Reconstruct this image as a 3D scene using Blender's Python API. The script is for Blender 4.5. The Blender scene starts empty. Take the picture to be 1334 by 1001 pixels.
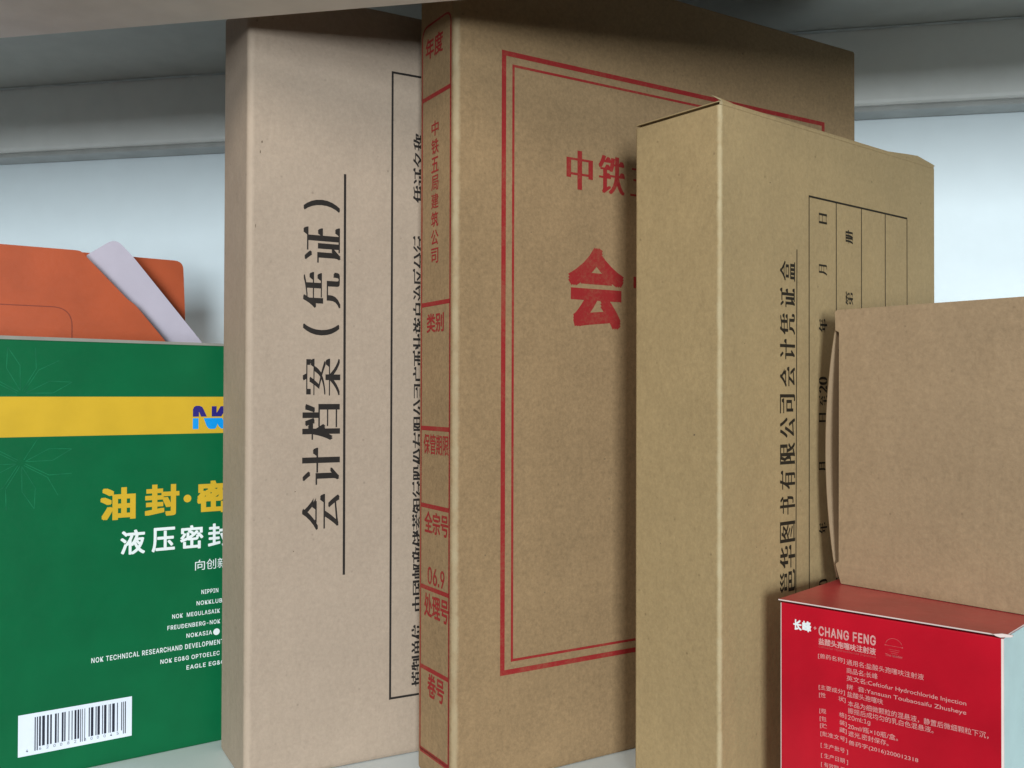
import bpy, bmesh, math, random
from mathutils import Vector, Matrix
random.seed(7)
S = bpy.context.scene
COL = S.collection
R = math.radians

# ------------------------------------------------------------------ camera, world, lamps
cam = bpy.data.cameras.new('camera'); camo = bpy.data.objects.new('camera', cam); COL.objects.link(camo)
camo.location = (0, 0, .144)
camo.rotation_euler = (Matrix.Rotation(R(90.605), 3, 'X') @ Matrix.Rotation(R(0.165), 3, 'Z')).to_euler()
cam.sensor_fit = 'HORIZONTAL'; cam.sensor_width = 36; cam.lens = 36*1236.2/1334
cam.clip_start = .01; cam.clip_end = 50
S.camera = camo

W = bpy.data.worlds.new('World'); S.world = W; W.use_nodes = True
bg = W.node_tree.nodes['Background']; bg.inputs[1].default_value = .125
_n = W.node_tree.nodes; _l = W.node_tree.links                 # a dim room: paler ceiling above, dark floor below
_tc = _n.new('ShaderNodeTexCoord'); _sx = _n.new('ShaderNodeSeparateXYZ'); _cr = _n.new('ShaderNodeValToRGB')
_l.new(_tc.outputs['Generated'], _sx.inputs[0]); _l.new(_sx.outputs[2], _cr.inputs[0]); _l.new(_cr.outputs[0], bg.inputs[0])
_e = _cr.color_ramp.elements; _e[0].position = 0.; _e[0].color = (.10, .085, .065, 1); _e[1].position = .25; _e[1].color = (.84, .93, 1, 1)

def area_lamp(name, loc, target, sx, sy, power, color):
    l = bpy.data.lights.new(name, 'AREA'); l.shape = 'RECTANGLE'; l.size = sx; l.size_y = sy
    l.energy = power; l.color = color
    o = bpy.data.objects.new(name, l); COL.objects.link(o); o.location = loc
    o.rotation_euler = (Vector(target)-Vector(loc)).to_track_quat('-Z', 'Y').to_euler()
    return o
area_lamp('window_light', (.20, -2.0, .23), (0, .4, .15), .46, .66, 52, (.90, .975, 1.0))
area_lamp('room_light', (-.36, -.52, .60), (0, .4, .15), .40, .26, 5.2, (1.0, .95, .86))

vs = S.view_settings; vs.view_transform = 'Standard'; vs.look = 'None'; vs.exposure = 0; vs.gamma = 1
vs.use_curve_mapping = False

# ------------------------------------------------------------------ materials
def new_mat(name):
    m = bpy.data.materials.new(name); m.use_nodes = True
    nt = m.node_tree; b = nt.nodes['Principled BSDF']
    return m, nt, b
def node(nt, t, **kw):
    n = nt.nodes.new(t)
    for k, v in kw.items():
        if k.startswith('i_'): n.inputs[k[2:].replace('_', ' ')].default_value = v
        else: setattr(n, k, v)
    return n
def ramp(nt, fac, stops):
    r = nt.nodes.new('ShaderNodeValToRGB'); e = r.color_ramp.elements
    while len(e) > 1: e.remove(e[-1])
    e[0].position, e[0].color = stops[0][0], (*stops[0][1], 1)
    for p, c in stops[1:]:
        x = e.new(p); x.color = (*c, 1)
    nt.links.new(fac, r.inputs[0]); return r.outputs[0]
def mul(c, k): return tuple(max(0, v*k) for v in c)

def kraft(name, base, var=.13, rough=.72, bump=.16, fold=None):
    """fold = (pale colour, half width, softness): the paper worn pale along the fold at local x = y = 0"""
    m, nt, b = new_mat(name); L = nt.links.new
    tc = node(nt, 'ShaderNodeTexCoord')
    fine = node(nt, 'ShaderNodeTexNoise', i_Scale=750., i_Detail=4., i_Roughness=.65); L(tc.outputs['Object'], fine.inputs['Vector'])
    mp = node(nt, 'ShaderNodeMapping'); mp.inputs['Scale'].default_value = (330, 330, 360); L(tc.outputs['Object'], mp.inputs[0])
    mott = node(nt, 'ShaderNodeTexNoise', i_Scale=1., i_Detail=5., i_Roughness=.6); L(mp.outputs[0], mott.inputs['Vector'])
    big = node(nt, 'ShaderNodeTexNoise', i_Scale=38., i_Detail=6., i_Roughness=.62); L(tc.outputs['Object'], big.inputs['Vector'])
    a1 = node(nt, 'ShaderNodeMath', operation='MULTIPLY_ADD'); a1.inputs[1].default_value = .43; L(fine.outputs[0], a1.inputs[0])
    a2 = node(nt, 'ShaderNodeMath', operation='MULTIPLY_ADD'); a2.inputs[1].default_value = .30; L(mott.outputs[0], a2.inputs[0])
    a3 = node(nt, 'ShaderNodeMath', operation='MULTIPLY'); a3.inputs[1].default_value = .27; L(big.outputs[0], a3.inputs[0])
    L(a3.outputs[0], a2.inputs[2]); L(a2.outputs[0], a1.inputs[2])
    col = ramp(nt, a1.outputs[0], [(.34, mul(base, 1-var)), (.50, base), (.66, mul(base, 1+var))])
    # dark and pale fibre specks
    v = node(nt, 'ShaderNodeTexVoronoi', i_Scale=210., i_Randomness=1.); L(tc.outputs['Object'], v.inputs['Vector'])
    sp = ramp(nt, v.outputs['Distance'], [(.05, (1, 1, 1)), (.13, (0, 0, 0))])
    n2 = node(nt, 'ShaderNodeTexNoise', i_Scale=95.); L(tc.outputs['Object'], n2.inputs['Vector'])
    g = ramp(nt, n2.outputs[0], [(.50, (0, 0, 0)), (.62, (1, 1, 1))])
    mm = node(nt, 'ShaderNodeMath', operation='MULTIPLY'); L(sp, mm.inputs[0]); L(g, mm.inputs[1])
    m3 = node(nt, 'ShaderNodeMath', operation='MULTIPLY'); L(mm.outputs[0], m3.inputs[0]); m3.inputs[1].default_value = .6
    mix = node(nt, 'ShaderNodeMix', data_type='RGBA'); L(m3.outputs[0], mix.inputs[0]); L(col, mix.inputs[6])
    mix.inputs[7].default_value = (*mul(base, .45), 1)
    out = mix.outputs[2]
    if fold:
        pale, hw, soft = fold
        sx = node(nt, 'ShaderNodeSeparateXYZ'); L(tc.outputs['Object'], sx.inputs[0])
        mx = node(nt, 'ShaderNodeMath', operation='MAXIMUM'); L(sx.outputs[0], mx.inputs[0]); L(sx.outputs[1], mx.inputs[1])
        fn = node(nt, 'ShaderNodeTexNoise', i_Scale=260., i_Detail=5., i_Roughness=.7); L(tc.outputs['Object'], fn.inputs['Vector'])
        fa = node(nt, 'ShaderNodeMath', operation='MULTIPLY_ADD'); fa.inputs[1].default_value = soft*1.6; L(fn.outputs[0], fa.inputs[0]); L(mx.outputs[0], fa.inputs[2])
        fr = node(nt, 'ShaderNodeMapRange', interpolation_type='SMOOTHSTEP'); fr.inputs[1].default_value = hw+soft*.8; fr.inputs[2].default_value = hw+soft*1.8
        fr.inputs[3].default_value = .9; fr.inputs[4].default_value = 0.; L(fa.outputs[0], fr.inputs[0])
        wm = node(nt, 'ShaderNodeMapping'); wm.inputs['Scale'].default_value = (40, 40, 40); L(tc.outputs['Object'], wm.inputs[0])
        wn = node(nt, 'ShaderNodeTexNoise', i_Scale=1., i_Detail=4., i_Roughness=.7); L(wm.outputs[0], wn.inputs['Vector'])
        wr = node(nt, 'ShaderNodeMapRange'); wr.inputs[1].default_value = .36; wr.inputs[2].default_value = .62; wr.inputs[3].default_value = .35; L(wn.outputs[0], wr.inputs[0])
        wx = node(nt, 'ShaderNodeMath', operation='MULTIPLY'); L(fr.outputs[0], wx.inputs[0]); L(wr.outputs[0], wx.inputs[1])
        fm = node(nt, 'ShaderNodeMix', data_type='RGBA'); L(wx.outputs[0], fm.inputs[0]); L(out, fm.inputs[6]); fm.inputs[7].default_value = (*pale, 1); out = fm.outputs[2]
    L(out, b.inputs['Base Color'])
    b.inputs['Roughness'].default_value = rough; b.inputs['Specular IOR Level'].default_value = .3
    bp = node(nt, 'ShaderNodeBump', i_Strength=bump, i_Distance=.0004); L(a1.outputs[0], bp.inputs['Height'])
    b2 = node(nt, 'ShaderNodeBump', i_Strength=.22, i_Distance=.004); L(big.outputs[0], b2.inputs['Height'])
    L(b2.outputs[0], bp.inputs['Normal']); L(bp.outputs[0], b.inputs['Normal'])
    return m

def coated(name, base, rough=.35, var=.05, bump=.05, spec=.5, scale=60., wavy=.15):
    m, nt, b = new_mat(name); L = nt.links.new
    tc = node(nt, 'ShaderNodeTexCoord')
    n = node(nt, 'ShaderNodeTexNoise', i_Scale=scale, i_Detail=4.); L(tc.outputs['Object'], n.inputs['Vector'])
    L(ramp(nt, n.outputs[0], [(.35, mul(base, 1-var)), (.65, mul(base, 1+var))]), b.inputs['Base Color'])
    n2 = node(nt, 'ShaderNodeTexNoise', i_Scale=500., i_Detail=3.); L(tc.outputs['Object'], n2.inputs['Vector'])
    rr = node(nt, 'ShaderNodeMapRange'); rr.inputs[3].default_value = rough*.85; rr.inputs[4].default_value = rough*1.2
    L(n2.outputs[0], rr.inputs[0]); L(rr.outputs[0], b.inputs['Roughness'])
    b.inputs['Specular IOR Level'].default_value = spec
    big = node(nt, 'ShaderNodeTexNoise', i_Scale=18., i_Detail=2.); L(tc.outputs['Object'], big.inputs['Vector'])
    b2 = node(nt, 'ShaderNodeBump', i_Strength=wavy, i_Distance=.003); L(big.outputs[0], b2.inputs['Height'])
    bp = node(nt, 'ShaderNodeBump', i_Strength=bump, i_Distance=.0003); L(n2.outputs[0], bp.inputs['Height'])
    L(b2.outputs[0], bp.inputs['Normal']); L(bp.outputs[0], b.inputs['Normal'])
    return m

def ink(name, base, under, wear=.35, rough=.6):
    """printing ink, thin in places so the card below shows"""
    m, nt, b = new_mat(name); L = nt.links.new
    tc = node(nt, 'ShaderNodeTexCoord')
    n = node(nt, 'ShaderNodeTexNoise', i_Scale=750., i_Detail=5., i_Roughness=.7); L(tc.outputs['Object'], n.inputs['Vector'])
    n2 = node(nt, 'ShaderNodeTexNoise', i_Scale=70., i_Detail=3.); L(tc.outputs['Object'], n2.inputs['Vector'])
    ad = node(nt, 'ShaderNodeMath', operation='ADD'); L(n.outputs[0], ad.inputs[0]); L(n2.outputs[0], ad.inputs[1])
    f = ramp(nt, ad.outputs[0], [(.0, (0, 0, 0)), (.98, (0, 0, 0)), (1.0, (wear,)*3)]) if False else None
    mr = node(nt, 'ShaderNodeMapRange'); mr.inputs[1].default_value = .98; mr.inputs[2].default_value = 1.32
    mr.inputs[3].default_value = .04; mr.inputs[4].default_value = wear; L(ad.outputs[0], mr.inputs[0])
    mix = node(nt, 'ShaderNodeMix', data_type='RGBA'); L(mr.outputs[0], mix.inputs[0])
    mix.inputs[6].default_value = (*base, 1); mix.inputs[7].default_value = (*under, 1)
    L(mix.outputs[2], b.inputs['Base Color']); b.inputs['Roughness'].default_value = rough
    b.inputs['Specular IOR Level'].default_value = .15
    return m

K1 = (.372, .292, .226); K2 = (.268, .177, .092); K3 = (.332, .240, .122); K4 = (.310, .217, .130)
M = dict(
    k1=kraft('kraft_pinkish', K1, .12, fold=(mul(K1, 1.14), .0012, .0016)), k2=kraft('kraft_brown', K2, .25, fold=((.36, .290, .180), .0010, .0016)), k3=kraft('kraft_olive', K3, .16, fold=((.43, .36, .225), .0004, .0014)), k4=kraft('kraft_tan', K4, .18),
    w4=kraft('kraft_tan_flap', mul(K4, .86), .10),
    inside=kraft('kraft_inside', (.30, .21, .13), .10),
    black1=ink('black_ink_on_pinkish', (.006, .006, .007), K1, .06, .7), black3=ink('black_ink_on_olive', (.008, .007, .006), K3, .07, .7),
    red2=ink('red_ink_on_brown', (.27, .014, .018), K2, .30),
    green=coated('green_laminate', (.001, .113, .039), .42, .06, spec=.2), yellow=coated('yellow_print', (.60, .385, .028), .4, .05, spec=.2),
    white=coated('white_print', (.76, .82, .84), .4, .03), label=coated('white_label_paper', (.72, .78, .90), .5, .03),
    barblack=coated('barcode_black', (.012, .014, .03), .45, .1),
    purple=coated('purple_print', (.020, .014, .19), .35, .05), cyan=coated('cyan_print', (.0, .30, .80), .35, .05),
    pale_green=coated('pale_green_varnish', (.009, .150, .064), .32, .25, scale=160., spec=.3), pale_yellow=coated('pale_yellow_varnish', (.68, .45, .08), .3, .1),
    grey_card=coated('grey_card_edge', (.24, .24, .21), .7, .1),
    red=coated('red_laminate', (.43, .006, .018), .34, .13, spec=.3, scale=32.), pink=coated('pink_white_print', (.60, .30, .29), .45, .12, scale=900.),
    faint=coated('faint_pink_print', (.50, .085, .09), .4, .2, scale=900.),
    redtop_sheen=coated('red_laminate_top_sheen', (.55, .065, .068), .32, .1, spec=.45), card=coated('white_card', (.50, .66, .66), .55, .05), edge=coated('white_card_edge', (.64, .53, .50), .65, .06),  # red top flap: its grazing reflection is painted in as a pinker base
    orange=coated('orange_laminate', (.43, .080, .025), .45, .07, bump=.1), oranged=coated('orange_crease', (.22, .035, .015), .5, .1),
    lav=coated('lavender_card', (.54, .50, .60), .5, .04),
    scuff=coated('dark_scuff', (.12, .085, .05), .8, .2),
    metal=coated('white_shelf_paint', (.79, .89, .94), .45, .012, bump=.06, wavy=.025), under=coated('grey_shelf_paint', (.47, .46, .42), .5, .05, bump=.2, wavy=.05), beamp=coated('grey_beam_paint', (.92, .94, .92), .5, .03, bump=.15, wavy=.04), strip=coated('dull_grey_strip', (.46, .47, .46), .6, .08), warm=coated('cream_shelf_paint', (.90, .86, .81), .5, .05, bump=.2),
    seam=coated('shelf_seam_sealant', (.50, .52, .51), .6, .1),
)

# ------------------------------------------------------------------ mesh helpers
def link(name, me, mats, parent=None):
    o = bpy.data.objects.new(name, me); COL.objects.link(o)
    for m in (mats if isinstance(mats, (list, tuple)) else [mats]): me.materials.append(m)
    if parent is not None: o.parent = parent
    return o
def thing(name, label, cat, loc, rz=0.):
    o = bpy.data.objects.new(name, None); COL.objects.link(o); o.location = loc; o.rotation_euler = (0, 0, rz)
    o.empty_display_size = .02; o['label'] = label; o['category'] = cat
    return o
def box_bm(bm, x0, x1, y0, y1, z0, z1, mi=0):
    vs_ = [bm.verts.new((x, y, z)) for z in (z0, z1) for (x, y) in ((x0, y0), (x1, y0), (x1, y1), (x0, y1))]
    for f in ((0, 3, 2, 1), (4, 5, 6, 7), (0, 1, 5, 4), (1, 2, 6, 5), (2, 3, 7, 6), (3, 0, 4, 7)):
        fc = bm.faces.new([vs_[i] for i in f]); fc.material_index = mi
    return vs_
def to_mesh(bm, name):
    me = bpy.data.meshes.new(name); bm.normal_update(); bm.to_mesh(me); bm.free(); return me
def carton(name, w, d, h, r, mats, parent, x0=0., y0=0., z0=0., rt=.0006, face_mats=None):
    """folded card box: rounded vertical folds (slot 1 = worn fold line), small bevel at top and bottom"""
    bm = bmesh.new(); box_bm(bm, x0, x0+w, y0, y0+d, z0, z0+h)
    bm.normal_update()
    ver = [e for e in bm.edges if abs(e.verts[0].co.z-e.verts[1].co.z) > h*.5]
    bmesh.ops.bevel(bm, geom=ver, offset=r, segments=6, profile=.5, affect='EDGES')
    hor = [e for e in bm.edges if abs(e.verts[0].co.z-e.verts[1].co.z) < 1e-7]
    hor = [e for e in hor if len(e.link_faces) == 2 and any(abs(f.normal.z) > .9 for f in e.link_faces) and not all(abs(f.normal.z) > .9 for f in e.link_faces)]
    bm.normal_update()
    bmesh.ops.bevel(bm, geom=hor, offset=rt, segments=2, profile=.5, affect='EDGES')
    bm.normal_update()
    for f in bm.faces:
        n = f.normal
        if abs(n.z) < .5 and abs(n.x) > .08 and abs(n.y) > .08: f.material_index = 1
        elif face_mats:
            for k, mi in face_mats.items():
                if n.dot(Vector(k)) > .9: f.material_index = mi
    return link(name, to_mesh(bm, name), mats, parent)
def sheet(bm, pts, thick, frame, mi=0):
    """flat card cut to an outline (list of (a, b)), thick, placed by frame(a, b, depth)"""
    area = sum(pts[i][0]*pts[(i+1) % len(pts)][1]-pts[(i+1) % len(pts)][0]*pts[i][1] for i in range(len(pts)))
    if area < 0: pts = pts[::-1]
    f = [bm.verts.new(frame(a, b, 0)) for a, b in pts]; k = [bm.verts.new(frame(a, b, thick)) for a, b in pts]
    fs = [bm.faces.new(f), bm.faces.new(k[::-1])]; n = len(pts)
    for i in range(n): fs.append(bm.faces.new((f[i], k[i], k[(i+1) % n], f[(i+1) % n])))
    for x in fs: x.material_index = mi
def rounded(pts, r, n=6):
    """round the corners of an outline; r is one radius per corner"""
    out = []
    for i, p in enumerate(pts):
        if not r[i]: out.append(p); continue
        p = Vector(p); a = Vector(pts[i-1])-p; b = Vector(pts[(i+1) % len(pts)])-p
        A = p+a.normalized()*min(r[i], a.length*.49); B = p+b.normalized()*min(r[i], b.length*.49)
        for k in range(n+1):
            t = k/n; out.append(tuple((1-t)**2*A+2*t*(1-t)*p+t*t*B))
    return out

# ------------------------------------------------------------------ lettering: outlines of the built-in font, restyled
_cache = {}
try: LATIN = bpy.data.fonts.load(bpy.utils.system_resource('DATAFILES', path='fonts')+'/Inter.woff2')   # Blender's own interface font
except Exception: LATIN = None
def contours(text, spacing=1.):
    cu = bpy.data.curves.new('t', 'FONT'); cu.body = text; cu.space_character = spacing
    if LATIN and text.isascii(): cu.font = LATIN
    o = bpy.data.objects.new('t', cu); COL.objects.link(o)
    dg = bpy.context.evaluated_depsgraph_get()
    c = o.evaluated_get(dg).to_curve(dg); out = []
    for s in c.splines:
        P = s.bezier_points; n = len(P); poly = []
        for i in range(n):
            a, b = P[i], P[(i+1) % n]
            A, B = Vector(a.co[:2]), Vector(b.co[:2]); h1, h2 = Vector(a.handle_right[:2]), Vector(b.handle_left[:2])
            ch = B-A
            st = ch.length < 1e-6 or (abs(ch.cross(h1-A)) < 2e-4*ch.length+1e-6 and abs(ch.cross(h2-A)) < 2e-4*ch.length+1e-6)
            poly.append(A)
            if not st:
                for k in range(1, 4):
                    t = k/4; poly.append((1-t)**3*A+3*t*(1-t)**2*h1+3*t*t*(1-t)*h2+t**3*B)
        q = []
        for p in poly:
            if not q or (p-q[-1]).length > 1e-4: q.append(p)
        if len(q) > 2 and (q[0]-q[-1]).length < 1e-4: q.pop()
        if len(q) > 2: out.append(q)
    bpy.data.objects.remove(o); bpy.data.curves.remove(cu)
    return out
def sarea(q): return .5*sum(q[i].cross(q[(i+1) % len(q)]) for i in range(len(q)))
# contour offset x, y; end serifs; then ink spread x, y made of shifted copies
STY = dict(sans=(0, 0, 0, 0, 0), bold=(0, 0, 0, .024, .020), heavy=(0, 0, 0, .040, .034), song=(.004, -.019, 1, .034, 0), songb=(.005, -.010, 1, .032, 0), semi=(0, 0, 0, .012, .010), light=(0, 0, 0, 0, 0))
def restyle(cs, sty):
    dx, dy, ser = STY[sty][:3]
    if not cs or not (dx or dy or ser): return cs
    big = max(cs, key=lambda q: abs(sarea(q))); sg = 1 if sarea(big) > 0 else -1
    res = []
    for q in cs:
        n = len(q)
        nor = []
        for i in range(n):
            e = (q[(i+1) % n]-q[i]); e = e.normalized(); nor.append(Vector((e.y, -e.x))*sg)
        pts = [(q[i], nor[i-1], nor[i]) for i in range(n)]
        o = []; apex = {}
        if ser and sarea(q)*sg > 0:
            for i in range(n):
                e = q[(i+1) % n]-q[i]
                if nor[i].x > .97 and .045 < e.length < .105:
                    pe, ne = nor[i-1], nor[(i+1) % n]
                    lp = (q[i]-q[i-1]).length; ln = (q[(i+2) % n]-q[(i+1) % n]).length
                    if abs(pe.y) > .9 and abs(ne.y) > .9 and pe.y*ne.y < 0 and min(lp, ln) > .1:
                        up = i if q[i].y > q[(i+1) % n].y else (i+1) % n
                        apex[up] = 'before' if up == i else 'after'
        for i, (p, a, b) in enumerate(pts):
            s1 = dx*a.x*a.x+dy*a.y*a.y; s2 = dx*b.x*b.x+dy*b.y*b.y
            det = a.x*b.y-a.y*b.x
            if abs(det) < .25: d = (a+b).normalized()*(.5*(s1+s2)) if (a+b).length > .1 else Vector((0, 0))
            else:
                d = Vector(((s1*b.y-s2*a.y)/det, (a.x*s2-b.x*s1)/det))
                if d.length > .06: d = d.normalized()*.06
            np_ = p+d
            if i in apex:
                t = [np_+Vector((-.15, 0)), np_+Vector((-.075, .085)), np_+Vector((-.03, .06)), np_]
                o += t if apex[i] == 'before' else t[::-1]
            else: o.append(np_)
        res.append(o)
    return res
def filled(text, sty='sans', spacing=1.):
    """(verts2d, faces) of a filled string, in em units"""
    key = (text, sty, spacing)
    if key in _cache: return _cache[key]
    cs = restyle(contours(text, spacing), sty)
    cu = bpy.data.curves.new('f', 'CURVE'); cu.dimensions = '2D'; cu.fill_mode = 'BOTH'
    for q in cs:
        s = cu.splines.new('POLY'); s.points.add(len(q)-1); s.use_cyclic_u = True
        for i, p in enumerate(q): s.points[i].co = (p.x, p.y, 0, 1)
    o = bpy.data.objects.new('f', cu); COL.objects.link(o)
    dg = bpy.context.evaluated_depsgraph_get()
    me = o.evaluated_get(dg).to_mesh()
    r = ([(v.co.x, v.co.y) for v in me.vertices], [tuple(p.vertices) for p in me.polygons])
    o.evaluated_get(dg).to_mesh_clear(); bpy.data.objects.remove(o); bpy.data.curves.remove(cu)
    _cache[key] = r; return r

def settle(t, s, base=0., z=0.):
    """give a carton its true size: cut its local height at base, scale by s, stand it at height z"""
    mt = Matrix.Scale(s, 4) @ Matrix.Translation((0, 0, -base))
    for o in t.children_recursive:
        o.data.transform(mt)
    t.location = (t.location.x*s, t.location.y*s, z)

class Print:
    """flat ink shapes on one face of a carton. Face coordinates in mm, a = to the right, b = up."""
    def __init__(s): s.v = []; s.f = []
    def shape(s, vs_, fs, lift=0.): k = len(s.v); s.v += [(v[0], v[1], lift) for v in vs_]; s.f += [tuple(i+k for i in f) for f in fs]
    def rect(s, a0, b0, a1, b1): s.shape([(a0, b0), (a1, b0), (a1, b1), (a0, b1)], [(0, 1, 2, 3)])
    def quad(s, *p): s.shape(list(p), [(0, 1, 2, 3)])
    def poly(s, p): s.shape(list(p), [tuple(range(len(p)))])
    def line(s, p, w, closed=False):
        n = len(p); L_, R_ = [], []
        for i in range(n):
            p0 = Vector(p[i-1] if (i or closed) else p[i]); p1 = Vector(p[(i+1) % n] if (i < n-1 or closed) else p[i]); c = Vector(p[i])
            e1 = (c-p0) if (c-p0).length > 1e-9 else (p1-c); e2 = (p1-c) if (p1-c).length > 1e-9 else e1
            e1.normalize(); e2.normalize(); n1 = Vector((-e1.y, e1.x)); n2 = Vector((-e2.y, e2.x)); m = (n1+n2)
            m = m.normalized(); k = min(1/max(.3, m.dot(n1)), 2.)
            L_.append(tuple(c+m*w*.5*k)); R_.append(tuple(c-m*w*.5*k))
        fs = [(i, (i+1) % n, n+(i+1) % n, n+i) for i in range(n if closed else n-1)]
        s.shape(L_+R_, fs)
    def disc(s, a, b, ra, rb=None, n=24):
        rb = rb or ra; s.poly([(a+ra*math.cos(k*2*math.pi/n), b+rb*math.sin(k*2*math.pi/n)) for k in range(n)])
    def text(s, t, a0, b0, a1, b1, sty='sans', spacing=1., turn=False):
        """fill the box a0..a1, b0..b1 with the string; turn: read upwards"""
        v, f = filled(t, sty, spacing)
        x0, x1 = min(p[0] for p in v), max(p[0] for p in v); y0, y1 = min(p[1] for p in v), max(p[1] for p in v)
        ex, ey = STY[sty][3:]; x0 -= ex; x1 += ex; y0 -= ey; y1 += ey
        sh = [(0, 0)]
        if sty == 'heavy': sh += [(ex*i, ey*j) for i in (-1, 0, 1) for j in (-1, 0, 1) if i or j]
        elif ex and ey: sh += [(ex*math.cos(R(k)), ey*math.sin(R(k))) for k in range(0, 360, 45)] + [(ex*.8, ey*.8), (-ex*.8, ey*.8), (ex*.8, -ey*.8), (-ex*.8, -ey*.8)]
        elif ex: sh += [(ex, 0), (-ex, 0)]
        for i, (ox, oy) in enumerate(sh):
            if not turn: q = [(a0+(x+ox-x0)/(x1-x0)*(a1-a0), b0+(y+oy-y0)/(y1-y0)*(b1-b0)) for x, y in v]
            else: q = [(a1-(y+oy-y0)/(y1-y0)*(a1-a0), b0+(x+ox-x0)/(x1-x0)*(b1-b0)) for x, y in v]
            s.shape(q, f, i*3e-6)
    def left(s, t, a0, b0, size, sty='sans', sx=1., spacing=1.):
        """string from its left end, natural width, size mm per em, baseline b0"""
        v, f = filled(t, sty, spacing); x0 = min(p[0] for p in v)
        s.shape([(a0+(x-x0)*size*sx, b0+y*size) for x, y in v], f)
    def build(s, name, mat, parent, side='front', off=.00008, plane=0.):
        fr = {'front': lambda a, b, c: (a/1000, plane-off-c, b/1000), 'spine': lambda a, b, c: (plane-off-c, -a/1000, b/1000)}[side]
        me = bpy.data.meshes.new(name); me.from_pydata([fr(*p) for p in s.v], [], s.f); me.update()
        want = Vector((0, -1, 0)) if side == 'front' else Vector((-1, 0, 0))
        bm = bmesh.new(); bm.from_mesh(me)
        for fc in bm.faces:
            fc.normal_update()
            if fc.normal.dot(want) < 0: fc.normal_flip()
        bm.to_mesh(me); bm.free()
        return link(name, me, mat, parent)

# ------------------------------------------------------------------ the shelf
SA = R(-11.52)                                         # the bay runs slightly away to the left
shelf = thing('shelf_unit', 'white painted metal shelving bay that holds all the cartons', 'shelf', (.0589, .535, 0), SA)
# local: x along the bay, y = 0 at the back panel's face, -y towards the viewer
LX0, LX1 = -.75, .55
FRONT = -.2254                                         # rear edge of the front beams
def slab(name, x0, x1, y0, y1, z0, z1, mat, r=.002):
    bm = bmesh.new(); box_bm(bm, x0, x1, y0, y1, z0, z1)
    bmesh.ops.bevel(bm, geom=bm.edges[:], offset=r, segments=3, profile=.5, affect='EDGES')
    return link(name, to_mesh(bm, name), mat, shelf)
slab('back_panel', LX0, LX1, 0, .004, -.05, .38, M['metal'], .0005)
slab('lower_shelf', LX0, LX1, FRONT-.048, -.0005, -.03, 0, M['metal'], .002)
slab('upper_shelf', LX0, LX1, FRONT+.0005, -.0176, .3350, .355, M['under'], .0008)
slab('front_beam', LX0, LX1, FRONT-.048, FRONT, .2772, .36, M['warm'], .0012)
slab('rear_beam', LX0, LX1, -.017, -.0004, .2945, .36, M['beamp'], .003)
slab('beam_bottom_strip', LX0, LX1, -.0165, -.0006, .2915, .2944, M['strip'], .001)  # separate darker grey strip along the bottom of the rear beam
bm = bmesh.new()
for i in range(260):                                   # uneven bead where the rear beam meets the upper shelf
    x = LX0+(LX1-LX0)*i/259; a = .0012+.0007*random.random()
    for (yy, zz) in ((-.0176, .3353), (-.0176, .3350-a*.6), (-.0176-a*1.0, .3347)): bm.verts.new((x, yy, zz))
bm.verts.ensure_lookup_table()
for i in range(259):
    for k in range(3):
        bm.faces.new([bm.verts[j] for j in (i*3+k, i*3+(k+1) % 3, i*3+3+(k+1) % 3, i*3+3+k)])
link('sealant_bead', to_mesh(bm, 'sealant_bead'), M['seam'], shelf)

# ------------------------------------------------------------------ pinkish archive box (sideways black title)
b1 = thing('archive_box', 'pale pinkish kraft archive box with large black sideways title, beside the green carton', 'box', (-.09774, .34924, 0), .50409)
carton('body', .204, .0411, .2962, .0024, [M['k1'], M['k1']], b1, rt=.0016)
p = Print()
for ch, y0, y1 in (('会', 92.0, 105.9), ('计', 109.2, 123.3), ('档', 126.2, 140.0), ('案', 143.2, 157.4), ('（', 166.2, 170.6), ('凭', 176.6, 190.6), ('证', 194.0, 207.8), ('）', 213.8, 218.2)):
    p.text(ch, 21.0, y0, 35.4 if ch in '（）' else 35.8, y1, 'song', turn=True)
p.build('title_lettering', M['black1'], b1)
p = Print(); p.quad((37.15, 74.0), (38.1, 74.0), (37.85, 229.1), (36.9, 229.1)); p.build('title_rule', M['black1'], b1)
p = Print()
p.line([(56.9, 23.4), (56.9, 272.0), (186, 272.0), (186, 23.4)], .85, True); p.build('printed_frame', M['black1'], b1)
p = Print()
p.text('中国邮政储蓄银行股份有限公司广西壮族自治区分行', 65.9, 56.6, 72.6, 207.6, 'songb', turn=True)
p.text('填制单位', 65.9, 26.6, 72.6, 51.5, 'songb', turn=True)
p.text('凭证名称', 65.9, 221.0, 72.6, 249.0, 'songb', turn=True)
p.build('company_lettering', M['black1'], b1)

def scuffs(parent, marks, side='front'):
    for a, b, ra, rb in marks:
        p = Print(); n = 9; p.poly([(a+ra*(.6+.5*random.random())*math.cos(k*2*math.pi/n), b+rb*(.6+.5*random.random())*math.sin(k*2*math.pi/n)) for k in range(n)])
        p.build('scuff_mark', M['scuff'], parent, side, off=.00004)
scuffs(b1, [(5.2, 237.5, .28, .55), (4.6, 233.6, .18, .7), (3.0, 206.0, .16, .8), (18.4, 107.0, .3, .22), (17.9, 84.5, .3, .25), (43.5, 200.0, .25, .2), (50, 160, .2, .15)])

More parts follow.
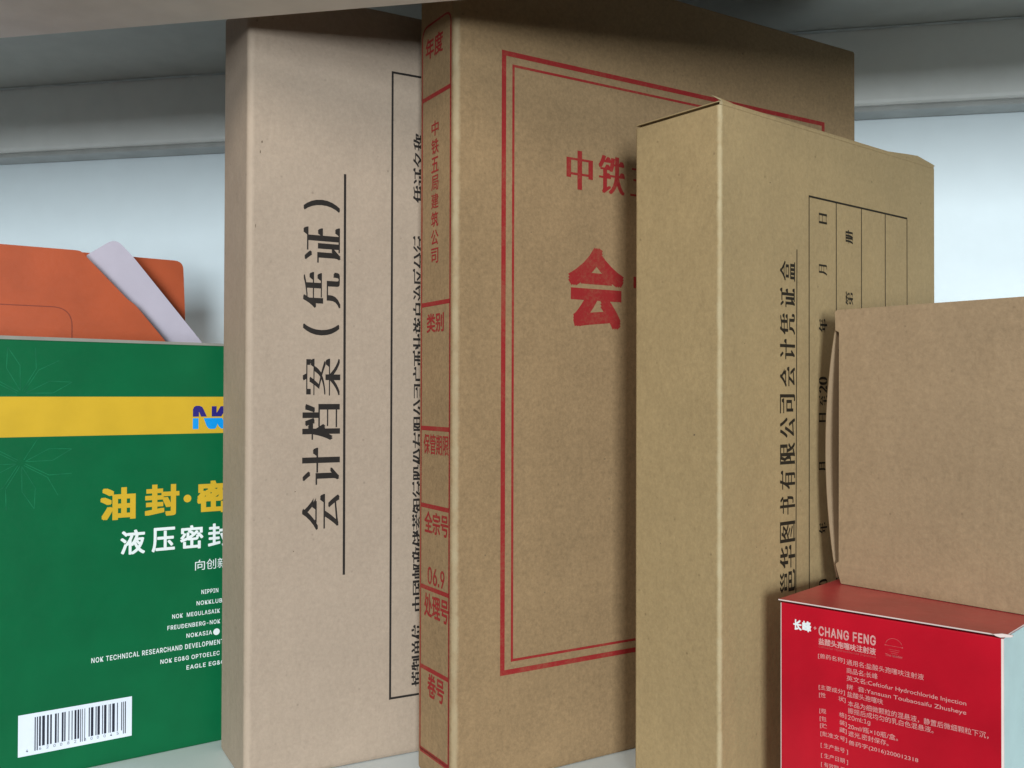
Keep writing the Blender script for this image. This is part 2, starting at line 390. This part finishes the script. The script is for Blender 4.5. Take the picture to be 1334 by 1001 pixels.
# ------------------------------------------------------------------ brown archive box with red printing
b2 = thing('archive_box', 'tallest brown kraft archive box with red spine panels and double red frame', 'box', (-.01904, .312, 0), .55387)
carton('body', .2008, .0268, .2957-.01285, .0021, [M['k2'], M['k2']], b2, z0=.01285, rt=.0012)
p = Print()
YL, YR = -24.1, -2.9                                    # spine frame, left and right line
p.line(rounded([(YL, 20.6), (YR, 20.6), (YR, 271.8), (YL, 271.8)], [0, 0, 4.2, 4.2]), .75, True)
for b in (246.6, 174.9, 132.1, 105.3, 77.1, 49.3): p.rect(YL+.4, b-.75, YR-.4, b+.75)
p.rect(YL, 19.6, YR, 21.4); p.rect(YR-.55, 21, YR+.2, 267)
p.build('spine_frame', M['red2'], b2, 'spine')
def spine_print(name, *rows):
    p = Print()
    for r in rows: p.text(*r)
    p.build(name, M['red2'], b2, 'spine')
spine_print('year_heading', ('年度', -21.6, 260.0, -8.6, 267.4, 'bold'))
spine_print('company_lettering', *[(ch, -16.9, 232.4-i*6.25, -11.6, 237.6-i*6.25, 'semi') for i, ch in enumerate('中铁五局建筑公司')])
spine_print('category_heading', ('类别', -20.0, 165.0, -7.3, 171.6, 'bold'))
spine_print('term_heading', ('保管期限', -22.0, 123.2, -3.6, 130.2, 'semi'))
spine_print('fonds_heading', ('全宗号', -21.2, 96.0, -3.6, 103.6, 'bold'), ('06.9', -18.6, 78.6, -6.2, 84.6, 'semi'))
spine_print('handling_heading', ('处理号', -21.2, 67.2, -3.4, 75.4, 'bold'))
spine_print('volume_heading', ('卷号', -18.4, 40.0, -6.2, 48.2, 'bold'))
p = Print()
p.line([(18.8, 49.6), (179.0, 49.6), (179.0, 260.2), (18.8, 260.2)], 1.75, True)
p.line([(22.6, 53.4), (175.2, 53.4), (175.2, 256.4), (22.6, 256.4)], .88, True)
p.build('printed_frame', M['red2'], b2)
p = Print()
for i, ch in enumerate('中铁五局建筑公司'):
    if i == 2: p.text(ch, 73.4+.2, 217.6, 85.2, 229.2, 'songb')
    elif i < 2: p.text(ch, (44.8, 58.9)[i], 217.1, (56.4, 71.0)[i], 231.0, 'songb')
    else: p.text(ch, 44.8+i*14.2, 217.1, 56.4+i*14.2, 231.0, 'songb')
p.build('company_lettering', M['red2'], b2)
p = Print()
p.text('会', 45.6, 167.6, 70.6, 196.9, 'heavy'); p.text('计', 75.2, 167.6, 99.0, 196.9, 'heavy'); p.text('档', 106, 167.6, 130, 196.9, 'heavy'); p.text('案', 136, 167.6, 160, 196.9, 'heavy')
p.build('cover_title', M['red2'], b2)
scuffs(b2, [(62, 120.5, .5, .2), (30, 200, .3, .2), (36, 75, .3, .25), (12, 90, .2, .3), (64, 106, .2, .5)])
settle(b2, 1.098, .01285)

# ------------------------------------------------------------------ olive voucher box in front
b3 = thing('voucher_box', 'shorter olive kraft voucher box with a black ruled table and a worn pale corner fold', 'box', (.06312, .28801, 0), .67794)
carton('body', .1312, .0356, .2326-.01309, .0012, [M['k3'], M['k3']], b3, z0=.01309, rt=.0003)
bm = bmesh.new()                                       # closing flap: thin card just above the body, its near corner sprung up
sheet(bm, rounded([(.0002, -.0001), (.1305, -.0001), (.1305, .0352), (.0002, .0352)], [0, 0, 0, 0]), .0003, lambda a, b, d: (a, b, .2334+d))
sheet(bm, [(.0002, -.00005), (.1300, -.00005), (.1300, .0004), (.0002, .0004)], .0012, lambda a, b, d: (a, b, .2325+d))
vv = [bm.verts.new(c) for c in ((.0004, 0, .2336), (.0062, -.0002, .2338), (-.0030, .0014, .2352), (.0004, .0005, .2338), (.0062, .0003, .2341), (-.0030, .0016, .2353))]
for f in ((0, 1, 2), (5, 4, 3), (0, 3, 4, 1), (1, 4, 5, 2), (2, 5, 3, 0)): bm.faces.new([vv[i] for i in f])
link('top_flap', to_mesh(bm, 'top_flap'), M['k3'], b3)
bm = bmesh.new()
sheet(bm, [(.090, .2300), (.1308, .2300), (.1308, .2341), (.1185, .2357), (.1115, .2352), (.094, .2337)], .0005, lambda a, b, d: (a, .0004+d, b))
link('side_flap', to_mesh(bm, 'side_flap'), M['k3'], b3)
p = Print()
for ch, y0, y1 in (('盒', 181.2, 187.7), ('证', 172.6, 178.9), ('凭', 163.6, 170.6), ('计', 155.6, 162.2), ('会', 146.6, 153.4),
                   ('司', 138.0, 144.2), ('公', 130.0, 136.6), ('限', 121.4, 128.4), ('有', 113.2, 119.4), ('书', 105.0, 111.0), ('图', 96.0, 102.8), ('华', 87.6, 95.0), ('邕', 79.8, 87.0),
                   ('市', 71.0, 78.0), ('宁', 62.6, 69.6), ('南', 54.4, 61.4)):
    p.text(ch, 30.2, y0, 38.4, y1, 'songb', turn=True)
p.build('title_lettering', M['black3'], b3)
p = Print(); p.quad((38.4, 40), (38.8, 40), (39.7, 192.0), (39.3, 192.0)); p.build('title_rule', M['black3'], b3)
p = Print()
for a in (46.4, 62.5, 78.4, 94.3, 109.7): p.rect(a-.21, 25.2, a+.21, 210.2)
p.rect(46.2, 210.2, 109.9, 210.85); p.rect(46.2, 24.6, 109.9, 25.2)
p.build('ruled_table', M['black3'], b3)
p = Print()
for ch, y0, y1 in (('日', 202.2, 205.7), ('月', 184.7, 188.3), ('年', 165.2, 169.9), ('20', 144.6, 150.2), ('至', 140.1, 143.9),
                   ('日', 134.8, 137.9), ('月', 118.0, 121.3), ('年', 97.0, 100.8), ('20', 76.6, 81.6), ('自', 71.4, 75.4)):
    p.text(ch, 52.1, y0, 56.9, y1, 'song', turn=True)
for ch, y0, y1 in (('册', 197.0, 201.8), ('第', 175.4, 180.2), ('册', 156, 160.6), ('共', 136, 140.6)): p.text(ch, 68.3, y0, 72.9, y1, 'song', turn=True)
p.build('table_lettering', M['black3'], b3)
scuffs(b3, [(-10.0, 131.5, .35, .45), (-24, 96, .2, .2)], 'spine')
scuffs(b3, [(25, 212, .3, .2), (18, 96, .2, .25), (12, 160, .18, .18)])
settle(b3, 1.10, .01309)

# ------------------------------------------------------------------ red medicine box
rd = thing('medicine_box', 'small red medicine carton with white print and a pale side, under the plain cube', 'box', (.08042, .285, 0), .82024-math.pi/2)
RW, RD, RH = .0618, .115, .0829
carton('body', RW, RD, RH-.0010-.01309, .00055, [M['red'], M['edge'], M['card']], rd, z0=.01309, rt=.00025, face_mats={(1, 0, 0): 2})
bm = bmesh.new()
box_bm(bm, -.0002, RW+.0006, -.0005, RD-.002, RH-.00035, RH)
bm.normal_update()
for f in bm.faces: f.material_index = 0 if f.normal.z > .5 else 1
link('top_flap', to_mesh(bm, 'top_flap'), [M['redtop_sheen'], M['edge']], rd)
bm = bmesh.new()                                       # crumpled white corner of the tuck flap
sheet(bm, [(RW-.002, RH+.0001), (RW-.0002, RH+.0004), (RW+.0022, RH+.0002), (RW+.0020, RH-.0003), (RW-.0005, RH-.0006), (RW-.0015, RH-.0003)], .0005, lambda a, b, d: (a, -.0007+d*1.0+(a-RW)*.4, b))
link('tuck_corner', to_mesh(bm, 'tuck_corner'), M['edge'], rd)
p = Print()
p.text('长', 4.4, 74.5, 7.0, 77.6, 'heavy'); p.text('峰', 7.2, 74.5, 10.0, 77.6, 'heavy')
p.build('logo_lettering', M['white'], rd)
p = Print()
p.rect(10.75, 75.9, 11.55, 76.15); p.rect(11.02, 75.6, 11.28, 76.45)
p.text('CHANG FENG', 12.26, 74.1, 29.0, 76.9, 'bold', 1.1)
p.text('盐酸头孢噻呋注射液', 12.26, 71.5, 29.0, 73.45, 'bold')
p.build('product_name', M['pink'], rd)
p = Print()
p.text('Ceftiofur Hydrochloride Injection', 12.26, 70.5, 29.0, 71.25, 'sans')
p.line([(34.0+2.3*math.cos(R(k)), 74.9+2.1*math.sin(R(k))) for k in range(20, 165, 9)], .12)
p.line([(31.8, 74.9), (36.2, 74.9)], .10); p.disc(31.6, 74.9, .16); p.disc(36.3, 74.9, .20)
for i in range(3): p.line([(32.6+.3*i, 73.9-.5*i), (35.6-.3*i, 73.9-.5*i)], .09)
p.text('The leader', 31.6, 71.9, 36.4, 72.6, 'bold')
p.build('emblem', M['faint'], rd)
p = Print()
def body_row(t, a0, a1, top, h=1.62): p.text(t, a0, top-h, a1, top, 'light')
body_row('[兽药名称]', 12.1, 20.1, 69.0); body_row('通用名:盐酸头孢噻呋注射液', 20.6, 42.0, 68.85)
body_row('商品名:长峰', 20.6, 29.5, 66.5); body_row('英文名:Ceftiofur Hydrochloride Injection', 20.6, 52.8, 64.25, 1.75)
body_row('拼  音:Yansuan Toubaosaifu Zhusheye', 20.6, 52.8, 61.85, 1.75)
body_row('[主要成分]', 12.3, 20.1, 60.0); body_row('盐酸头孢噻呋', 20.8, 31.0, 59.8)
body_row('[性', 12.4, 14.4, 57.8); body_row('状]', 18.2, 20.3, 57.9); body_row('本品为细微颗粒的混悬液，静置后微细颗粒下沉，', 21.0, 58.2, 57.2, 1.7)
body_row('振摇后成均匀的乳白色混悬液。', 21.0, 44.5, 55.2)
body_row('[规', 12.5, 14.5, 53.2); body_row('格]', 18.4, 20.5, 53.4); body_row('20ml:1g', 21.0, 27.4, 53.1)
body_row('[包', 12.6, 14.6, 51.0); body_row('装]', 18.5, 20.6, 51.2); body_row('20ml/瓶×10瓶/盒。', 21.0, 35.1, 50.8)
body_row('[贮', 12.7, 14.7, 49.0); body_row('藏]', 18.5, 20.6, 49.1); body_row('遮光,密封保存。', 21.1, 32.5, 48.7)
body_row('[批准文号]', 12.8, 20.7, 46.7); body_row('兽药字(2016)200012318', 21.2, 40.5, 46.1)
body_row('[ 生产批号 ]', 12.9, 21.0, 43.4); body_row('[ 生产日期 ]', 13.0, 21.0, 40.5); body_row('[ 有效期 至 ]', 13.0, 21.0, 37.9)
p.build('small_print', M['pink'], rd)
settle(rd, 1.10, .01309)

# ------------------------------------------------------------------ plain cube carton on the red box
b4 = thing('plain_carton', 'plain unprinted tan cube carton with a bulging side flap, on the red medicine box', 'box', (.10572, .30803, RH+.0001), .69711-math.pi/2)
H4 = .0886
carton('body', .0770, .0745, H4-.0006, .0008, [M['k4'], M['inside']], b4, x0=.0008, y0=.0010, z0=.0003, rt=.0004, face_mats={(-1, 0, 0): 1})
bm = bmesh.new()
o = rounded([(.0011, .0001), (.0776, .0001), (.0776, H4), (-.0010, H4), (-.0008, H4-.0066), (.0005, H4-.0072), (.0003, .0070), (-.0009, .0062)],
            [0, .0008, .0010, .0012, .0003, .0003, .0003, .0008], 4)
o = [(a, b) for a, b in o]
o[0] = (.0011, .0001)
sheet(bm, o, .0007, lambda a, b, d: (a, d, b))
link('front_panel', to_mesh(bm, 'front_panel'), M['k4'], b4)
bm = bmesh.new()                                       # bowed left flap
NV, NU = 24, 6; g = []
for i in range(NV+1):
    t = i/NV; z = .0016+t*(H4-.0060); bow = .0040*math.sin(math.pi*t)**.8
    g.append([[bm.verts.new((-.0009-bow*(1-.65*(j/NU))-k*.0004, .0012+.052*j/NU, z)) for j in range(NU+1)] for k in (0, 1)])
for i in range(NV):
    for j in range(NU):
        for k in (0, 1):
            q = [g[i][k][j], g[i][k][j+1], g[i+1][k][j+1], g[i+1][k][j]]
            bm.faces.new(q if k == 0 else q[::-1])
    bm.faces.new([g[i][0][0], g[i+1][0][0], g[i+1][1][0], g[i][1][0]])
    bm.faces.new([g[i][1][NU], g[i+1][1][NU], g[i+1][0][NU], g[i][0][NU]])
for j in range(NU):
    bm.faces.new([g[0][1][j], g[0][1][j+1], g[0][0][j+1], g[0][0][j]]); bm.faces.new([g[NV][0][j], g[NV][0][j+1], g[NV][1][j+1], g[NV][1][j]])
for f in bm.faces: f.smooth = True
bmesh.ops.recalc_face_normals(bm, faces=bm.faces[:])
link('side_flap', to_mesh(bm, 'side_flap'), M['w4'], b4)
settle(b4, 1.10, 0, (RH-.01309)*1.10+.0001)

# ------------------------------------------------------------------ green carton
gr = thing('product_carton', 'glossy green carton with a yellow stripe and a white barcode label', 'box', (-.18756, .34765, 0), .61346)
GH = .1641
carton('body', .172, .050, GH, .0010, [M['green'], M['green']], gr, x0=-.040, rt=.0006)
bm = bmesh.new()                                       # bare card lip along the top front edge
vs_ = box_bm(bm, -.0395, .1315, -.00045, .004, GH-.0005, GH+.0010)
for v in vs_:
    if v.co.z > GH: v.co.z -= (v.co.x+.0395)*.004
link('top_lip', to_mesh(bm, 'top_lip'), M['grey_card'], gr)
p = Print(); p.rect(-38.8, 127.5, 130.8, 142.5); p.build('yellow_stripe', M['yellow'], gr, off=.00006)
p = Print()
for c, up, down, cut in (((7.0, 143.4), 1, 0, 0), ((7.0, 118.0), 1, 1, 0)):
    sc = 1.0 if c[0] < 10 else .8
    for k, ang in enumerate(range(0, 360, 30)):
        d = Vector((math.cos(R(ang+15)), math.sin(R(ang+15)))); n_ = Vector((-d.y, d.x)); C = Vector(c)
        for s_ in (-1, 1):
            A, B, T = C+d*1.4*sc, C+d*10.5*sc+n_*s_*2.3*sc, C+d*18*sc
            for P0, P1 in ((A, B), (B, T)):
                qs = [P0+(P1-P0)*t for t in (0, .5, 1)]
                if all(-38 < q.x < 80 and (142.9 < q.y < 162.9 or 100 < q.y < 127.1) for q in qs) and (k*7+s_) % 3:
                    p.line([tuple(qs[0]), tuple(qs[1]), tuple(qs[2])], .28)
p.build('varnish_pattern', M['pale_green'], gr, off=.00005)
p = Print()
p.poly([(69.9, 134.35), (69.9, 137.3), (70.35, 138.35), (71.2, 138.8), (72.6, 138.8), (73.7, 138.3), (74.3, 137.2), (75.6, 134.35), (73.2, 134.35), (72.45, 136.3), (72.35, 136.3), (72.35, 134.35)])
p.poly([(77.6, 134.35), (77.6, 138.6), (79.6, 138.6), (79.6, 136.0), (79.75, 136.0), (81.3, 138.6), (84.0, 138.6), (81.6, 134.35)])
p.poly([(86, 134.35), (86, 137.2), (87.2, 138.6), (92, 138.6), (93.2, 137.2), (93.2, 134.35), (91.2, 134.35), (91.2, 137), (88, 137), (88, 134.35)])
p.build('logo_upper', M['purple'], gr, off=.00012)
p = Print()
p.rect(69.9, 129.3, 72.2, 133.75)
p.poly([(74.3, 133.75), (75.5, 130.5), (76.3, 129.5), (77.2, 129.2), (79.0, 129.25), (79.7, 130.2), (79.95, 131.4), (80.6, 130.2), (81.6, 129.3), (84.4, 129.3), (81.9, 133.75)])
p.poly([(86, 133.75), (86, 130.7), (87.2, 129.3), (92, 129.3), (93.2, 130.7), (93.2, 133.75), (91.2, 133.75), (91.2, 130.9), (88, 130.9), (88, 133.75)])
p.build('logo_lower', M['cyan'], gr, off=.00012)
p = Print()
p.text('油', 34.7, 94.4, 47.8, 107.0, 'heavy'); p.text('封', 51.3, 94.7, 64.7, 107.4, 'heavy'); p.disc(67.95, 101.1, 1.55)
p.text('密', 71.8, 94.6, 85.2, 107.9, 'heavy'); p.text('封', 88.6, 94.6, 101.9, 107.3, 'heavy'); p.text('件', 105.2, 94.6, 118.4, 107.3, 'heavy')
p.build('title_lettering', M['yellow'], gr)
p = Print()
for ch, a0, a1 in (('液', 42.2, 51.5), ('压', 54.0, 63.1), ('密', 65.1, 74.5), ('封', 76.4, 85.8), ('件', 87.8, 97.2)): p.text(ch, a0, 80.4, a1, 90.1, 'bold')
for ch, a0 in (('向', 71.2), ('创', 75.8), ('新', 80.4), ('要', 85.0), ('效', 89.6), ('益', 94.2)): p.text(ch, a0, 71.5, a0+4.0, 75.7, 'sans')
for t, a0, b0 in (('NIPPIN', 73.85, 61.55), ('NOKKLUBER', 71.9, 57.15), ('NOK  MEGULASAIK', 62.2, 53.0), ('FREUDENBERG-NOK', 60.35, 48.65),
                  ('NOKASIA', 67.9, 44.5), ('NOK TECHNICAL RESEARCHAND DEVELOPMENT', 31.9, 40.0), ('NOK EG&G OPTOELEC', 57.7, 35.55), ('EAGLE EG&G', 68.0, 31.6)):
    w = {'NIPPIN': 6.95, 'NOKKLUBER': 13.4, 'NOK  MEGULASAIK': 19.3, 'FREUDENBERG-NOK': 21.3, 'NOKASIA': 10.4, 'NOK TECHNICAL RESEARCHAND DEVELOPMENT': 51.2, 'NOK EG&G OPTOELEC': 23.8, 'EAGLE EG&G': 15.6}[t]
    h = 1.75 if t != 'NOK TECHNICAL RESEARCHAND DEVELOPMENT' else 2.0
    p.text(t, a0, b0, a0+w, b0+h, 'semi', 1.12)
p.disc(80.15, 45.3, 1.35)
p.build('white_lettering', M['white'], gr)
p = Print(); p.rect(6.85, 9.3, 46.9, 24.7); lab = p.build('barcode_label', M['label'], gr, off=.00010)
BX = (12.35, 12.72, 13.09, 13.46, 13.86, 14.46, 14.9, 15.83, 16.54, 17.14, 17.63, 18.19, 19.24, 19.88, 20.22, 20.56, 21.62, 22.23, 22.5, 22.95, 23.99, 24.29, 25.06, 25.37, 26.06, 26.75, 27.1, 27.72,
      28.07, 28.34, 28.72, 28.96, 29.58, 29.81, 31.1, 31.49, 31.88, 32.79, 33.54, 33.93, 34.25, 35.12, 35.91, 36.23, 36.62, 37.5, 38.3, 38.54, 38.78, 39.1, 39.58, 40.55, 41.36, 41.68, 42.93, 43.26, 43.63, 43.91, 44.28, 44.64)
p = Print()
for i in range(0, 60, 2):
    long = i < 4 or 28 <= i < 33 or i >= 56
    p.rect(BX[i], 10.7 if long else 12.1, BX[i+1], 23.15)
for ch, a in zip('4620082300045', (9.5, 13.9, 16.4, 18.8, 21.1, 23.6, 26.0, 29.5, 31.8, 34.1, 36.5, 38.9, 41.3)): p.text(ch, a, 10.7, a+.72, 11.75, 'sans')
b_ = p.build('barcode', M['barblack'], gr, off=.00016); b_.parent = lab

# ------------------------------------------------------------------ orange carton behind the green one
oc = thing('handle_carton', 'orange carton with a lavender inner gusset folded out, behind the green carton', 'carton', (-.18756, .34765, 0), .61346)
def up(y): return lambda a, b, d: (a, y+d, b)
bm = bmesh.new()
sheet(bm, rounded([(-.055, .0005), (.110, .0005), (.110, .120), (.0735, .1691), (.0609, .1841), (.0578, .1862), (.0380, .2064), (.036, .2066), (-.055, .2066)], [0, 0, 0, 0, .002, .001, .001, .001, 0]), .0006, up(.058))
link('front_panel', to_mesh(bm, 'front_panel'), M['orange'], oc)
p = Print(); p.line([(-54, 181.1)]+rounded([(6.8, 181.1), (34.6, 181.3), (34.6, 160), (34.6, 130)], [0, 8.2, 0, 0], 10)[1:], .42)
p.build('crease_line', M['oranged'], oc, plane=.058)
bm = bmesh.new()
sheet(bm, rounded([(.0425, .150), (.110, .150), (.0950, .1692), (.0628, .2068), (.0545, .2150), (.0421, .2060)], [0, 0, 0, .002, .0045, 0]), .0006, lambda a, b, d: (a, .0665+d+(a-.042)*.10, b))
link('side_gusset', to_mesh(bm, 'side_gusset'), M['lav'], oc)
bm = bmesh.new()
sheet(bm, rounded([(-.055, .0005), (.0935, .0005), (.0925, .184), (.0914, .2099), (-.055, .2112)], [0, 0, 0, .0042, 0]), .0006, up(.090))
link('back_panel', to_mesh(bm, 'back_panel'), M['orange'], oc)
bm = bmesh.new(); box_bm(bm, -.055, .0925, .0587, .0899, .0003, .0009); link('bottom_panel', to_mesh(bm, 'bottom_panel'), M['orange'], oc)
